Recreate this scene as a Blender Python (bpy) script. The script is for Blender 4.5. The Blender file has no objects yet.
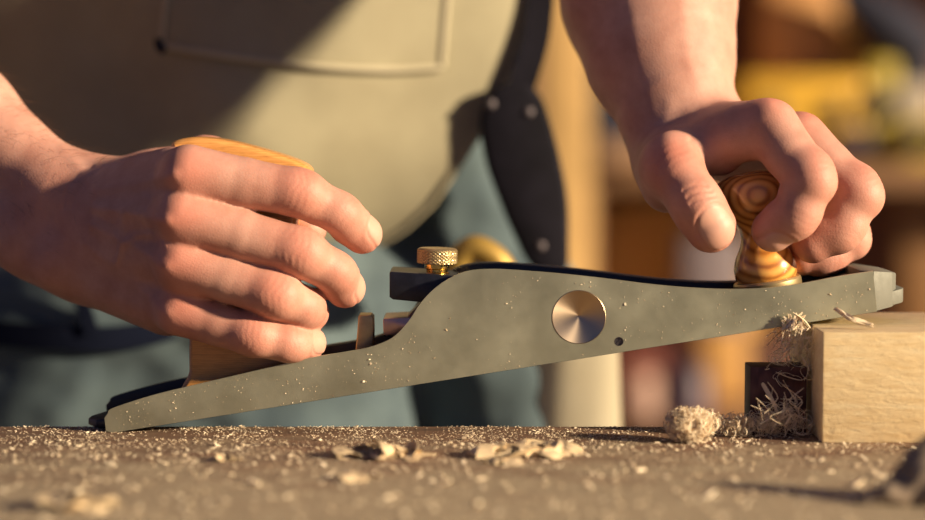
import bpy, bmesh, math, random
import numpy as np
from mathutils import Vector, Matrix, noise
from mathutils.geometry import tessellate_polygon
random.seed(7)
RNG = np.random.default_rng(11)
SC = bpy.context.scene
COL = SC.collection

# ------------------------------------------------------------------ camera, light, exposure
F_PX = 2100.0                                   # focal length in pixels of the 925 px wide frame
PITCH = math.atan(150.0 / F_PX)
_v = (260.0 - 443.0) / F_PX
_cy, _cz = math.cos(PITCH) + _v * math.sin(PITCH), -math.sin(PITCH) + _v * math.cos(PITCH)
CAM = Vector((0.0, -1.0, -_cz / _cy))
cam_data = bpy.data.cameras.new('camera')
cam = bpy.data.objects.new('camera', cam_data)
COL.objects.link(cam)
cam.location = CAM
cam.rotation_euler = (math.pi / 2 - PITCH, 0, 0)
cam_data.sensor_width = 36.0
cam_data.lens = F_PX / 925.0 * 36.0
cam_data.dof.use_dof = True
cam_data.dof.focus_distance = 1.047
cam_data.dof.aperture_fstop = cam_data.lens / 1000.0 / 0.028
cam_data.clip_start = 0.05
SC.camera = cam
SC.view_settings.view_transform = 'Standard'
SC.view_settings.look = 'None'
SC.view_settings.gamma = 1.0
SC.view_settings.use_curve_mapping = False
SC.view_settings.exposure = 0.0

world = bpy.data.worlds.new('world')
SC.world = world
world.use_nodes = True
wn = world.node_tree
wn.nodes['Background'].inputs[0].default_value = (0.24, 0.31, 0.64, 1)
wn.nodes['Background'].inputs[1].default_value = 0.27

sun_d = bpy.data.lights.new('sun', 'SUN')
sun_d.energy = 10.6
sun_d.angle = math.radians(3.5)
sun_d.color = (1.0, 0.80, 0.55)
sun = bpy.data.objects.new('sun', sun_d)
COL.objects.link(sun)
SUN_DIR = Vector((0.885, -0.375, 0.28)).normalized()   # towards the light
sun.rotation_euler = SUN_DIR.to_track_quat('Z', 'Y').to_euler()

def P(px, py, Y=0.0):
    """The point of the world at depth Y that lies at photograph position px, py."""
    u, v = (px - 462.5) / F_PX, (260.0 - py) / F_PX
    d = Vector((u, math.cos(PITCH) + v * math.sin(PITCH), -math.sin(PITCH) + v * math.cos(PITCH)))
    return CAM + d * ((Y - CAM.y) / d.y)

# ------------------------------------------------------------------ object helpers
def tag(o, label=None, cat=None, group=None, kind=None):
    if label: o['label'] = label
    if cat: o['category'] = cat
    if group: o['group'] = group
    if kind: o['kind'] = kind
    return o

def empty(name, loc=(0, 0, 0), label=None, cat=None, group=None):
    o = bpy.data.objects.new(name, None)
    o.empty_display_size = 0.02
    COL.objects.link(o)
    o.location = loc
    bpy.context.view_layer.update()
    return tag(o, label, cat, group)

def link(name, me, m, parent=None, smooth=None):
    o = bpy.data.objects.new(name, me)
    COL.objects.link(o)
    if m is not None: me.materials.append(m)
    if smooth is not None:
        me.polygons.foreach_set('use_smooth', [True] * len(me.polygons))
        if smooth < 179:
            me.set_sharp_from_angle(angle=math.radians(smooth))
    if parent is not None:
        o.parent = parent
        w = Vector((0, 0, 0)); q = parent
        while q is not None:
            w += q.location; q = q.parent
        o.location = -w                            # meshes are written in world coordinates
    return o

def obj(name, bm, m, parent=None, smooth=35):
    bmesh.ops.recalc_face_normals(bm, faces=bm.faces)
    me = bpy.data.meshes.new(name)
    bm.to_mesh(me); bm.free()
    return link(name, me, m, parent, smooth)

def pymesh(name, verts, faces, m, parent=None, smooth=35):
    me = bpy.data.meshes.new(name)
    me.from_pydata([tuple(v) for v in verts], [], [tuple(f) for f in faces])
    me.update()
    return link(name, me, m, parent, smooth)

def add_box(bm, c, s, mat=None, bevel=0.0, seg=2):
    n0 = set(bm.verts)
    r = bmesh.ops.create_cube(bm, size=1.0)
    vs = r['verts']
    for v in vs: v.co = Vector((v.co.x * s[0], v.co.y * s[1], v.co.z * s[2]))
    if bevel > 0:
        es = list({e for v in vs for e in v.link_edges})
        bmesh.ops.bevel(bm, geom=es, offset=bevel, segments=seg, affect='EDGES', profile=0.5)
    vs = [v for v in bm.verts if v not in n0]
    M = Matrix.Translation(Vector(c)) @ (mat.to_4x4() if mat is not None else Matrix.Identity(4))
    for v in vs: v.co = M @ v.co
    return vs

def add_lathe(bm, prof, M=None, seg=48, wob=None, cap=True):
    """prof: list of (radius, height) turned about local Z."""
    rows = []
    for i, (r, z) in enumerate(prof):
        row = []
        for j in range(seg):
            a = 2 * math.pi * j / seg
            rr = r + (wob(i, j) if wob else 0)
            co = Vector((rr * math.cos(a), rr * math.sin(a), z))
            row.append(bm.verts.new(M @ co if M is not None else co))
        rows.append(row)
    for a, b in zip(rows[:-1], rows[1:]):
        for j in range(seg):
            k = (j + 1) % seg
            bm.faces.new((a[j], a[k], b[k], b[j]))
    if cap:
        bm.faces.new(rows[0][::-1]); bm.faces.new(rows[-1])

def add_tube(bm, pts, r, seg=10, cap=True, flat=1.0):
    pts = [Vector(p) for p in pts]
    n = len(pts)
    rr = r if hasattr(r, '__len__') else [r] * n
    t = [(pts[min(i + 1, n - 1)] - pts[max(i - 1, 0)]).normalized() for i in range(n)]
    u = t[0].orthogonal().normalized()
    rows = []
    for i in range(n):
        u = (u - t[i] * u.dot(t[i])).normalized()
        w = t[i].cross(u)
        rows.append([bm.verts.new(pts[i] + (u * math.cos(2 * math.pi * j / seg) + w * flat * math.sin(2 * math.pi * j / seg)) * rr[i]) for j in range(seg)])
    for a, b in zip(rows[:-1], rows[1:]):
        for j in range(seg):
            k = (j + 1) % seg
            bm.faces.new((a[j], a[k], b[k], b[j]))
    if cap:
        bm.faces.new(rows[0][::-1]); bm.faces.new(rows[-1])

def poly_prism(name, outer, holes, y0, y1, m, parent=None, smooth=35, bevel=0.0):
    """A plate in the XZ plane with holes, from y0 to y1."""
    loops = [outer] + holes
    flat = [p for l in loops for p in l]
    tris = tessellate_polygon([[Vector((p[0], p[1], 0)) for p in l] for l in loops])
    n = len(flat)
    verts = [(p[0], y0, p[1]) for p in flat] + [(p[0], y1, p[1]) for p in flat]
    faces = [tuple(t) for t in tris] + [tuple(i + n for i in reversed(t)) for t in tris]
    k = 0
    for l in loops:
        for i in range(len(l)):
            a, b = k + i, k + (i + 1) % len(l)
            faces.append((a, b, b + n, a + n))
        k += len(l)
    bm = bmesh.new()
    bv = [bm.verts.new(v) for v in verts]
    for f in faces:
        try: bm.faces.new([bv[i] for i in f])
        except ValueError: pass
    bmesh.ops.recalc_face_normals(bm, faces=bm.faces)
    if bevel > 0:
        es = [e for e in bm.edges if len(e.link_faces) == 2 and abs(e.link_faces[0].normal.dot(e.link_faces[1].normal)) < 0.5 and abs(e.verts[0].co.y - e.verts[1].co.y) < 1e-6]
        bmesh.ops.bevel(bm, geom=es, offset=bevel, segments=2, affect='EDGES', profile=0.5)
    return obj(name, bm, m, parent, smooth)

def smooth_path(pts, n=8):
    """Catmull-Rom through 2-D or 3-D points."""
    pts = [Vector(p) for p in pts]
    out = []
    for i in range(len(pts) - 1):
        p0, p1, p2, p3 = pts[max(i - 1, 0)], pts[i], pts[i + 1], pts[min(i + 2, len(pts) - 1)]
        for k in range(n):
            t = k / n
            out.append(0.5 * ((2 * p1) + (p2 - p0) * t + (2 * p0 - 5 * p1 + 4 * p2 - p3) * t * t + (3 * p1 - p0 - 3 * p2 + p3) * t ** 3))
    out.append(pts[-1])
    return out

# ------------------------------------------------------------------ materials
class Mat:
    def __init__(s, name, color=(0.5, 0.5, 0.5), rough=0.5, metal=0.0, **kw):
        s.m = bpy.data.materials.new(name); s.m.use_nodes = True
        s.nt = s.m.node_tree
        s.b = s.nt.nodes['Principled BSDF']
        s.set('Base Color', color); s.set('Roughness', rough); s.set('Metallic', metal)
        for k, v in kw.items(): s.set(k.replace('_', ' '), v)
    def set(s, k, v):
        i = s.b.inputs[k]
        if hasattr(v, 'is_output'): s.nt.links.new(v, i)
        elif isinstance(v, tuple) and len(v) == 3 and i.type == 'RGBA': i.default_value = (*v, 1)
        else: i.default_value = v
    def n(s, typ, **kw):
        nd = s.nt.nodes.new(typ)
        for k, v in kw.items():
            if k in nd.inputs.keys() if isinstance(k, str) else False: s.inp(nd, k, v)
            else: setattr(nd, k, v)
        return nd
    def inp(s, nd, k, v):
        if hasattr(v, 'is_output'): s.nt.links.new(v, nd.inputs[k])
        else: nd.inputs[k].default_value = v
    def coord(s, scale=(1, 1, 1), rot=(0, 0, 0), loc=(0, 0, 0), kind='Object'):
        tc = s.nt.nodes.new('ShaderNodeTexCoord'); mp = s.nt.nodes.new('ShaderNodeMapping')
        mp.inputs['Scale'].default_value = scale; mp.inputs['Rotation'].default_value = rot; mp.inputs['Location'].default_value = loc
        s.nt.links.new(tc.outputs[kind], mp.inputs['Vector'])
        return mp.outputs[0]
    def noise(s, vec, scale=5, detail=4, rough=0.5, dist=0.0):
        nd = s.nt.nodes.new('ShaderNodeTexNoise')
        s.nt.links.new(vec, nd.inputs['Vector'])
        nd.inputs['Scale'].default_value = scale; nd.inputs['Detail'].default_value = detail
        nd.inputs['Roughness'].default_value = rough; nd.inputs['Distortion'].default_value = dist
        return nd.outputs[0]
    def ramp(s, fac, stops):
        nd = s.nt.nodes.new('ShaderNodeValToRGB')
        s.nt.links.new(fac, nd.inputs[0])
        e = nd.color_ramp.elements
        while len(e) < len(stops): e.new(0.5)
        for i, (p, c) in enumerate(stops):
            e[i].position = p
            e[i].color = (*c, 1) if isinstance(c, tuple) else (c, c, c, 1)
        return nd.outputs[0]
    def mix(s, fac, a, b, mode='MIX'):
        nd = s.nt.nodes.new('ShaderNodeMix'); nd.data_type = 'RGBA'; nd.blend_type = mode
        for i, v in ((0, fac), (6, a), (7, b)):
            if hasattr(v, 'is_output'): s.nt.links.new(v, nd.inputs[i])
            else: nd.inputs[i].default_value = (*v, 1) if isinstance(v, tuple) else v
        return nd.outputs[2]
    def math(s, op, a, b=0.0):
        nd = s.nt.nodes.new('ShaderNodeMath'); nd.operation = op
        for i, v in ((0, a), (1, b)):
            if hasattr(v, 'is_output'): s.nt.links.new(v, nd.inputs[i])
            else: nd.inputs[i].default_value = v
        return nd.outputs[0]
    def attr(s, name):
        nd = s.nt.nodes.new('ShaderNodeAttribute'); nd.attribute_name = name
        return nd.outputs['Fac']
    def bump(s, h, strength=0.3, dist=0.001, normal=None):
        nd = s.nt.nodes.new('ShaderNodeBump')
        s.nt.links.new(h, nd.inputs['Height'])
        nd.inputs['Strength'].default_value = strength; nd.inputs['Distance'].default_value = dist
        if normal is not None: s.nt.links.new(normal, nd.inputs['Normal'])
        s.nt.links.new(nd.outputs[0], s.b.inputs['Normal'])
        return nd.outputs[0]

def plain(name, c, rough=0.6, metal=0.0, var=0.25, scale=20.0, bump=0.0, bscale=200.0, **kw):
    M = Mat(name, c, rough, metal, **kw)
    v = M.coord()
    n = M.noise(v, scale, 4, 0.6)
    M.set('Base Color', M.ramp(n, [(0.3, tuple(x * (1 - var) for x in c)), (0.7, tuple(min(1, x * (1 + var)) for x in c))]))
    if bump: M.bump(M.noise(v, bscale, 3, 0.6), bump, 0.0005)
    return M.m

def wood(name, dark, mid, light, grain=(1, 12, 12), scale=30, ring=0.0, rough=0.45, bump=0.15, rot=(0, 0, 0), coat=0.0, loc=(0, 0, 0), wave=0.4):
    M = Mat(name, mid, rough)
    v = M.coord(grain, rot, loc)
    n1 = M.noise(v, scale, 6, 0.65, 0.3)
    w = M.nt.nodes.new('ShaderNodeTexWave'); w.wave_type = 'BANDS'; w.bands_direction = 'Z'
    M.nt.links.new(v, w.inputs['Vector'])
    w.inputs['Scale'].default_value = scale * 0.35; w.inputs['Distortion'].default_value = 6.0 + ring
    w.inputs['Detail'].default_value = 3.0; w.inputs['Detail Scale'].default_value = 1.0
    f = M.math('ADD', M.math('MULTIPLY', n1, 1 - wave), M.math('MULTIPLY', w.outputs[1], wave))
    M.set('Base Color', M.ramp(f, [(0.25, dark), (0.5, mid), (0.78, light)]))
    if bump: M.bump(f, bump, 0.0008)
    if coat:
        M.set('Coat Weight', coat); M.set('Coat Roughness', 0.08)
    return M.m
# ------------------------------------------------------------------ implicit surfaces, for skin and cloth
def smin(a, b, k):
    h = np.maximum(k - np.abs(a - b), 0) / k
    return np.minimum(a, b) - h * h * k * 0.25

class Field:
    def __init__(s, lo, hi, h):
        s.lo = np.array(lo, float); s.h = h
        n = np.ceil((np.array(hi) - s.lo) / h).astype(int) + 1
        s.n = n
        s.ax = [(s.lo[i] + h * np.arange(n[i])).astype(np.float32) for i in range(3)]
    def new(s): return np.full(s.n, 0.2, np.float32)
    def win(s, lo, hi):
        sl = []
        for i in range(3):
            a = int(max(0, math.floor((lo[i] - s.lo[i]) / s.h))); b = int(min(s.n[i], math.ceil((hi[i] - s.lo[i]) / s.h) + 1))
            if b <= a: return None
            sl.append(slice(a, b))
        X = s.ax[0][sl[0]][:, None, None]; Y = s.ax[1][sl[1]][None, :, None]; Z = s.ax[2][sl[2]][None, None, :]
        return tuple(sl), X, Y, Z
    def cone(s, A, a, b, ra, rb, k=0.005, m=0.022):
        a, b = Vector(a), Vector(b)
        R = max(ra, rb) + m
        w = s.win([min(a[i], b[i]) - R for i in range(3)], [max(a[i], b[i]) + R for i in range(3)])
        if w is None: return
        sl, X, Y, Z = w
        d = b - a; L = max(d.length_squared, 1e-12)
        t = np.clip(((X - a.x) * d.x + (Y - a.y) * d.y + (Z - a.z) * d.z) / L, 0, 1)
        D = np.sqrt((X - a.x - t * d.x) ** 2 + (Y - a.y - t * d.y) ** 2 + (Z - a.z - t * d.z) ** 2) - (ra + (rb - ra) * t)
        A[sl] = smin(A[sl], D, k)
    def ell(s, A, c, r, k=0.005, R=None, m=0.022, sub=False):
        """Ellipsoid with radii r, optional 3x3 rotation R (columns are its axes)."""
        c = Vector(c); q = max(r) + m
        w = s.win([c[i] - q for i in range(3)], [c[i] + q for i in range(3)])
        if w is None: return
        sl, X, Y, Z = w
        dx, dy, dz = X - c.x, Y - c.y, Z - c.z
        if R is not None:
            l = [dx * R[0][i] + dy * R[1][i] + dz * R[2][i] for i in range(3)]
        else: l = [dx, dy, dz]
        k0 = np.sqrt((l[0] / r[0]) ** 2 + (l[1] / r[1]) ** 2 + (l[2] / r[2]) ** 2)
        D = (k0 - 1) * min(r) * 0.6 + (k0 - 1) * max(r) * 0.4
        A[sl] = -smin(-A[sl], D, k) if sub else smin(A[sl], D, k)

def surface_nets(F, lo, h):
    S = F < 0
    n = F.shape
    c = np.zeros((n[0] - 1, n[1] - 1, n[2] - 1), np.uint8)
    offs = [(i, j, k) for i in (0, 1) for j in (0, 1) for k in (0, 1)]
    for i, j, k in offs: c += S[i:n[0] - 1 + i, j:n[1] - 1 + j, k:n[2] - 1 + k]
    act = np.argwhere((c > 0) & (c < 8))
    idx = np.full(c.shape, -1, np.int32)
    idx[act[:, 0], act[:, 1], act[:, 2]] = np.arange(len(act))
    acc = np.zeros((len(act), 3)); cnt = np.zeros(len(act))
    val = {o: F[act[:, 0] + o[0], act[:, 1] + o[1], act[:, 2] + o[2]].astype(float) for o in offs}
    for o in offs:
        for ax in range(3):
            if o[ax]: continue
            p = list(o); p[ax] = 1; p = tuple(p)
            a, b = val[o], val[p]
            m = (a < 0) != (b < 0)
            t = np.where(m, a / np.where(m, a - b, 1), 0)
            q = np.array([o] * len(act), float); q[:, ax] += t
            acc[m] += q[m]; cnt[m] += 1
    V = lo + h * (act + acc / cnt[:, None])
    faces = []
    for ax in range(3):
        o1, o2 = [a for a in range(3) if a != ax]
        s0 = [slice(None)] * 3; s1 = [slice(None)] * 3
        s0[ax] = slice(0, -1); s1[ax] = slice(1, None)
        s0, s1 = tuple(s0), tuple(s1)
        E = np.argwhere(S[s0] != S[s1])
        E = E[(E[:, o1] > 0) & (E[:, o2] > 0) & (E[:, o1] < n[o1] - 1) & (E[:, o2] < n[o2] - 1)]
        def cell(d1, d2):
            q = E.copy(); q[:, o1] -= d1; q[:, o2] -= d2
            return idx[q[:, 0], q[:, 1], q[:, 2]]
        Q = np.stack([cell(1, 1), cell(0, 1), cell(0, 0), cell(1, 0)], 1)
        inside = S[E[:, 0], E[:, 1], E[:, 2]]
        flip = inside if ax != 1 else ~inside
        Q[~flip] = Q[~flip][:, ::-1]
        faces.append(Q)
    Fc = np.concatenate(faces)
    return V, Fc[(Fc >= 0).all(1)]

def vnormals(V, Q):
    N = np.zeros_like(V)
    fn = np.cross(V[Q[:, 2]] - V[Q[:, 0]], V[Q[:, 3]] - V[Q[:, 1]])
    for i in range(4): np.add.at(N, Q[:, i], fn)
    return N / np.maximum(np.linalg.norm(N, axis=1, keepdims=True), 1e-20)

def relax(V, Q, it=2, lam=0.5):
    for _ in range(it):
        A = np.zeros_like(V); c = np.zeros(len(V))
        for i in range(4):
            for j in ((i + 1) % 4, (i + 3) % 4):
                np.add.at(A, Q[:, i], V[Q[:, j]]); np.add.at(c, Q[:, i], 1)
        V = V + lam * (A / np.maximum(c, 1)[:, None] - V)
    return V

def np_mesh(name, V, Q, attrs=None):
    me = bpy.data.meshes.new(name)
    me.vertices.add(len(V)); me.vertices.foreach_set('co', np.ascontiguousarray(V, np.float32).ravel())
    me.loops.add(Q.size); me.loops.foreach_set('vertex_index', np.ascontiguousarray(Q, np.int32).ravel())
    me.polygons.add(len(Q)); me.polygons.foreach_set('loop_start', np.arange(0, Q.size, 4, dtype=np.int32))
    me.polygons.foreach_set('use_smooth', np.ones(len(Q), bool))
    me.update(calc_edges=True); me.validate()
    for k, a in (attrs or {}).items():
        at = me.attributes.new(k, 'FLOAT', 'POINT'); at.data.foreach_set('value', a.astype(np.float32))
    return me
# ------------------------------------------------------------------ arms and hands
def J(px, py, Y): return P(px, py, Y)

class Hand:
    def __init__(s, lo, hi, h):
        s.f = Field(lo, hi, h); s.palm = s.f.new(); s.fing = s.f.new()
        s.creases = []; s.nails = []; s.reds = []; s.ridges = []
    def limb(s, pts, k=0.02):
        for (a, b) in zip(pts[:-1], pts[1:]):
            s.f.cone(s.palm, a[0], b[0], a[1] * 0.001, b[1] * 0.001, k)
    def ball(s, p, r, k=0.012): s.f.cone(s.palm, p, p + Vector((0, 0, 1e-4)), r * 0.001, r * 0.001, k)
    def finger(s, j, dorsal, k=0.0016, nail=None, thumb=False, cre=1.0):
        """j: four (point, radius mm): knuckle, middle joint, end joint, tip centre; dorsal: direction of the back of the finger."""
        T = s.f.new()
        p = [q[0] for q in j]; r = [(q[1] + 0.45) * 0.001 for q in j]
        dv = [Vector(d).normalized() for d in (dorsal if isinstance(dorsal, list) else [dorsal] * 4)]
        for i in range(3):
            ax = (p[i + 1] - p[i]).normalized()
            d = (dv[i + 1] - ax * dv[i + 1].dot(ax)).normalized()
            mid = p[i].lerp(p[i + 1], 0.5) - d * r[i] * 0.05
            rm = (r[i] + r[i + 1]) * 0.5 * (0.98, 0.98, 1.0)[i]
            s.f.cone(T, p[i], mid, r[i], rm, 0.0015)
            s.f.cone(T, mid, p[i + 1], rm, r[i + 1], 0.0015)
        # pad under the tip, and pads under the other phalanges
        ax = (p[3] - p[2]).normalized()
        d3 = (dv[3] - ax * dv[3].dot(ax)).normalized()
        s.f.cone(T, p[2].lerp(p[3], 0.5) - d3 * r[3] * 0.22, p[3] - d3 * r[3] * 0.15, r[3] * 0.98, r[3] * 0.9, 0.005)
        for i in (1, 2):                            # bony joints on the back
            ax = (p[i + 1] - p[i - 1]).normalized()
            d = (dv[i] - ax * dv[i].dot(ax)).normalized()
            s.f.cone(T, p[i] + d * r[i] * 0.10 - ax * r[i] * .25, p[i] + d * r[i] * 0.10 + ax * r[i] * .25, r[i] * 0.95, r[i] * 0.95, 0.0035)
            s.creases.append((p[i], ax, d, r[i], 0.00012 * cre if i == 1 else 0.00009 * cre, 3 if i == 1 else 2))
            s.reds.append((p[i] + d * r[i], r[i] * 1.25, 0.40 if i == 1 else 0.25))
        s.reds.append((p[3], r[3] * 1.7, 0.35))
        if nail is not None:
            ax = (p[3] - p[2]).normalized()
            n = Vector(nail).normalized(); n = (n - ax * n.dot(ax)).normalized()
            s.nails.append((p[3] + ax * r[3] * 0.12, ax, n, r[3]))
        s.fing = smin(s.fing, T, k)
    def mesh(s, kweb=0.009, clip=None):
        A = smin(s.palm, s.fing, kweb)
        if clip is not None: A = clip(s.f, A)
        V, Q = surface_nets(A, s.f.lo, s.f.h)
        V = relax(V, Q, 2, 0.5)
        N = vnormals(V, Q)
        red = np.zeros(len(V)); nail = np.zeros(len(V)); disp = np.zeros(len(V))
        for c, ax, d, r, amp, nl in s.creases:
            D = V - np.array(c); t = D @ np.array(ax); u = D @ np.array(d)
            side = np.cross(np.array(ax), np.array(d)); w = D @ side
            m = np.exp(-(t / (r * 0.6)) ** 2) * np.clip(u / r, 0, 1) * (np.linalg.norm(D, axis=1) < r * 2.2)
            wob = 0.12 * r * np.sin(w / r * 3.1 + c[0] * 400) + 0.06 * r * np.sin(w / r * 7 + c[2] * 900)
            disp += -amp * m * (0.5 + 0.5 * np.cos(2 * math.pi * (t + wob) / (r * 0.30)))
        for c, r, a in s.reds:
            red = np.maximum(red, a * np.exp(-((np.linalg.norm(V - np.array(c), axis=1) / r) ** 2)))
        for c, ax, n, r in s.nails:
            D = V - np.array(c); t = D @ np.array(ax); u = D @ np.array(n)
            side = np.cross(np.array(ax), np.array(n)); w = D @ side
            near = (u > r * 0.18)
            e = np.maximum(np.abs(t / (r * 0.86)) ** 2.6 + np.abs(w / (r * 0.74)) ** 2.6, 1e-6) ** (1 / 2.6)
            e = np.where(near, e, 9)
            m = np.clip((1.03 - e) / 0.10, 0, 1)
            nail = np.maximum(nail, m)
            ring = np.exp(-((e - 1.06) / 0.07) ** 2)
            disp += -0.00042 * ring * (e < 2) + 0.00012 * m
            fold = np.exp(-((e - 1.25) / 0.12) ** 2) * np.clip(-t / r + 0.6, 0, 1)
            disp += 0.00022 * fold * (e < 2)
        for pts, amp, sig, ny in s.ridges:
            best = np.full(len(V), 9.0)
            for a, b in zip(pts[:-1], pts[1:]):
                a, b = np.array((a[0], a[2])), np.array((b[0], b[2]))
                q = V[:, [0, 2]]; d = b - a
                t = np.clip(((q - a) @ d) / (d @ d), 0, 1)
                best = np.minimum(best, np.linalg.norm(q - a - t[:, None] * d, axis=1))
            disp += amp * np.exp(-(best / sig) ** 2) * np.clip(-N[:, 1] * 1.6 + ny, 0, 1)
        V = V + N * disp[:, None]
        return V, Q, {'red': red, 'nail': nail}

# ---- the hand that holds the rear handle (seen on the left)
LH = Hand((-0.335, -0.012, 0.028), (-0.028, 0.150, 0.235), 0.00088)
# index, middle, ring, little finger: they wrap round the front of the handle
dF = [(0.1, -1, 0.2), (0.1, -1, 0.25), (0.45, -1, 0.25), (0.75, -0.8, 0.2)]
dF = [Vector(q) for q in dF]
LH.finger([(J(190, 173, .030), 13.4), (J(299, 193, .031), 11.3), (J(339, 213, .037), 9.6), (J(363, 234, .047), 8.7)], dF, nail=(0.9, -0.42, 0.35))
LH.finger([(J(183, 217, .027), 13.0), (J(300, 252, .026), 11.3), (J(334, 272, .035), 9.6), (J(346, 288, .046), 8.9)], dF, nail=(0.93, -0.38, 0.2))
LH.finger([(J(182, 262, .030), 12.6), (J(275, 294, .025), 11.2), (J(303, 307, .035), 9.3), (J(311, 313, .049), 8.2)], dF)
LH.finger([(J(182, 312, .037), 11.6), (J(254, 335, .029), 9.9), (J(288, 343, .033), 8.6), (J(309, 343, .044), 7.6)], dF, nail=(0.9, -0.5, 0.15))
for a, b, r0, r1 in (((196, 195, .036), (238, 203, .040), 11.0, 6.5), ((194, 240, .034), (232, 252, .038), 11.0, 6.5), ((190, 288, .038), (206, 293, .042), 10.5, 6.5)):
    LH.f.cone(LH.palm, J(*a), J(*b), r0 * .001, r1 * .001, .008)
# thumb, behind the handle
dT = Vector((-0.2, 0.9, 0.5))
LH.finger([(J(150, 178, .094), 12.5), (J(207, 160, .090), 11.5), (J(268, 190, .086), 10.5), (J(308, 228, .079), 8.6)], dT)
# metacarpals and the body of the hand
for a, b, ra, rb in (((100, 190, .084), (186, 174, .037), 15, 11.2), ((92, 212, .078), (179, 216, .034), 15, 11.2),
                     ((84, 238, .078), (177, 262, .037), 15, 10.8), ((78, 262, .084), (176, 309, .044), 15, 10.4)):
    LH.f.cone(LH.palm, J(*a), J(*b), ra * .001, rb * .001, 0.012)
for q, r in () and (((188, 172, .030), 13.0), ((181, 216, .0265), 12.6), ((179, 262, .030), 12.2), ((180, 312, .0375), 11.3)):
    LH.ball(J(*q), r, 0.006)
LH.f.cone(LH.palm, J(95, 262, .098), J(170, 306, .066), .021, .015, 0.016)     # outer edge of the palm
LH.f.cone(LH.palm, J(100, 228, .100), J(165, 258, .066), .020, .016, 0.014)
LH.f.cone(LH.palm, J(102, 192, .100), J(156, 180, .090), .017, .0135, 0.012)     # ball of the thumb
LH.f.cone(LH.palm, J(150, 180, .082), J(180, 172, .050), .012, .011, 0.012)
LH.limb([(J(-190, 14, .165), 31), (J(-40, 114, .126), 27), (J(62, 193, .094), 19.5), (J(100, 206, .088), 17)], 0.014)
LH.limb([(J(-190, 100, .165), 33), (J(-50, 190, .126), 27), (J(40, 238, .096), 20), (J(82, 256, .092), 19)], 0.014)
LH.ball(J(60, 262, .078), 9.5, 0.014)                                         # wrist bone
def rdg(pts, amp, sig=2.2, ny=0.6): return ([P(x, y, .05) for x, y in pts], amp * .001, sig * .001, ny)
LH.ridges += [rdg([(95, 190), (140, 183), (182, 173)], 1.05, 3.2), rdg([(95, 208), (140, 212), (176, 217)], 1.20, 3.2),
              rdg([(92, 226), (140, 245), (174, 262)], 1.05, 3.2), rdg([(85, 245), (130, 278), (172, 308)], 0.75, 3.2),
              rdg([(118, 262), (126, 244), (140, 234), (158, 232), (172, 240)], 0.75, 2.0), rdg([(124, 246), (124, 225), (132, 206), (150, 196)], 0.60, 2.0),
              rdg([(10, 100), (50, 150), (80, 178)], 0.4, 2.6), rdg([(84, 168), (72, 174), (64, 184), (59, 196), (58, 210)], -0.35, 1.3), rdg([(94, 170), (80, 180), (70, 194), (66, 210)], -0.3, 1.2)]
LH.reds += [(J(188, 172, .017), .013, 0.5), (J(181, 216, .014), .013, 0.5), (J(179, 262, .018), .013, 0.5), (J(181, 312, .027), .013, 0.5), (J(40, 220, .06), .03, 0.25)]

# ---- the hand that holds the front knob (seen on the right)
RH = Hand((0.045, 0.000, 0.062), (0.225, 0.165, 0.232), 0.00088)
dI = [Vector((0, -.2, 1)), Vector((0.75, -0.7, 0.5)), Vector((0.8, -0.9, 0.0)), Vector((0.3, -1, -0.3))]
# thumb
RH.finger([(J(671, 164, .050), 14.5), (J(676, 172, .044), 13.5), (J(695, 202, .034), 12.6), (J(711, 227, .033), 11.6)],
          [Vector((-.3, -1, 0.3)), Vector((-.3, -1, .3)), Vector((-.15, -1, .2)), Vector((0, -1, .25))], nail=(0.05, -1, .3), cre=.9)
# index: over the top of the knob and back down its front
RH.finger([(J(771, 127, .046), 13.6), (J(809, 178, .030), 12.0), (J(797, 213, .030), 10.6), (J(773, 231, .036), 9.4)], dI, nail=(0.1, -0.75, -0.8))
# middle
RH.finger([(J(801, 138, .066), 12.8), (J(856, 193, .050), 12.0), (J(841, 227, .048), 10.6), (J(813, 243, .050), 9.4)],
          [Vector((.2, -.2, 1)), Vector((1, -.5, .4)), Vector((1, -.5, -.5)), Vector((.5, -.6, -1))], k=0.0012)
# ring and little finger, further back
RH.finger([(J(806, 155, .090), 12.0), (J(848, 236, .078), 10.3), (J(826, 254, .074), 9.6), (J(803, 257, .072), 8.6)],
          [Vector((.3, 0, 1)), Vector((1, -.4, .2)), Vector((.6, -.5, -.8)), Vector((.4, -.6, -1))], k=0.0012)
RH.finger([(J(798, 180, .112), 10.6), (J(824, 257, .098), 8.8), (J(812, 265, .094), 8.0), (J(799, 267, .090), 7.4)],
          [Vector((.3, 0, 1)), Vector((1, -.4, .2)), Vector((.6, -.5, -.8)), Vector((.4, -.6, -1))], k=0.0012)
for a, b, ra, rb in (((705, 128, .104), (760, 127, .054), 14.5, 12), ((715, 132, .112), (792, 138, .075), 14.5, 11.5),
                     ((718, 140, .122), (802, 155, .094), 14, 12), ((712, 152, .130), (795, 180, .114), 14, 11)):
    RH.f.cone(RH.palm, J(*a), J(*b), ra * .001, rb * .001, 0.010)

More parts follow.
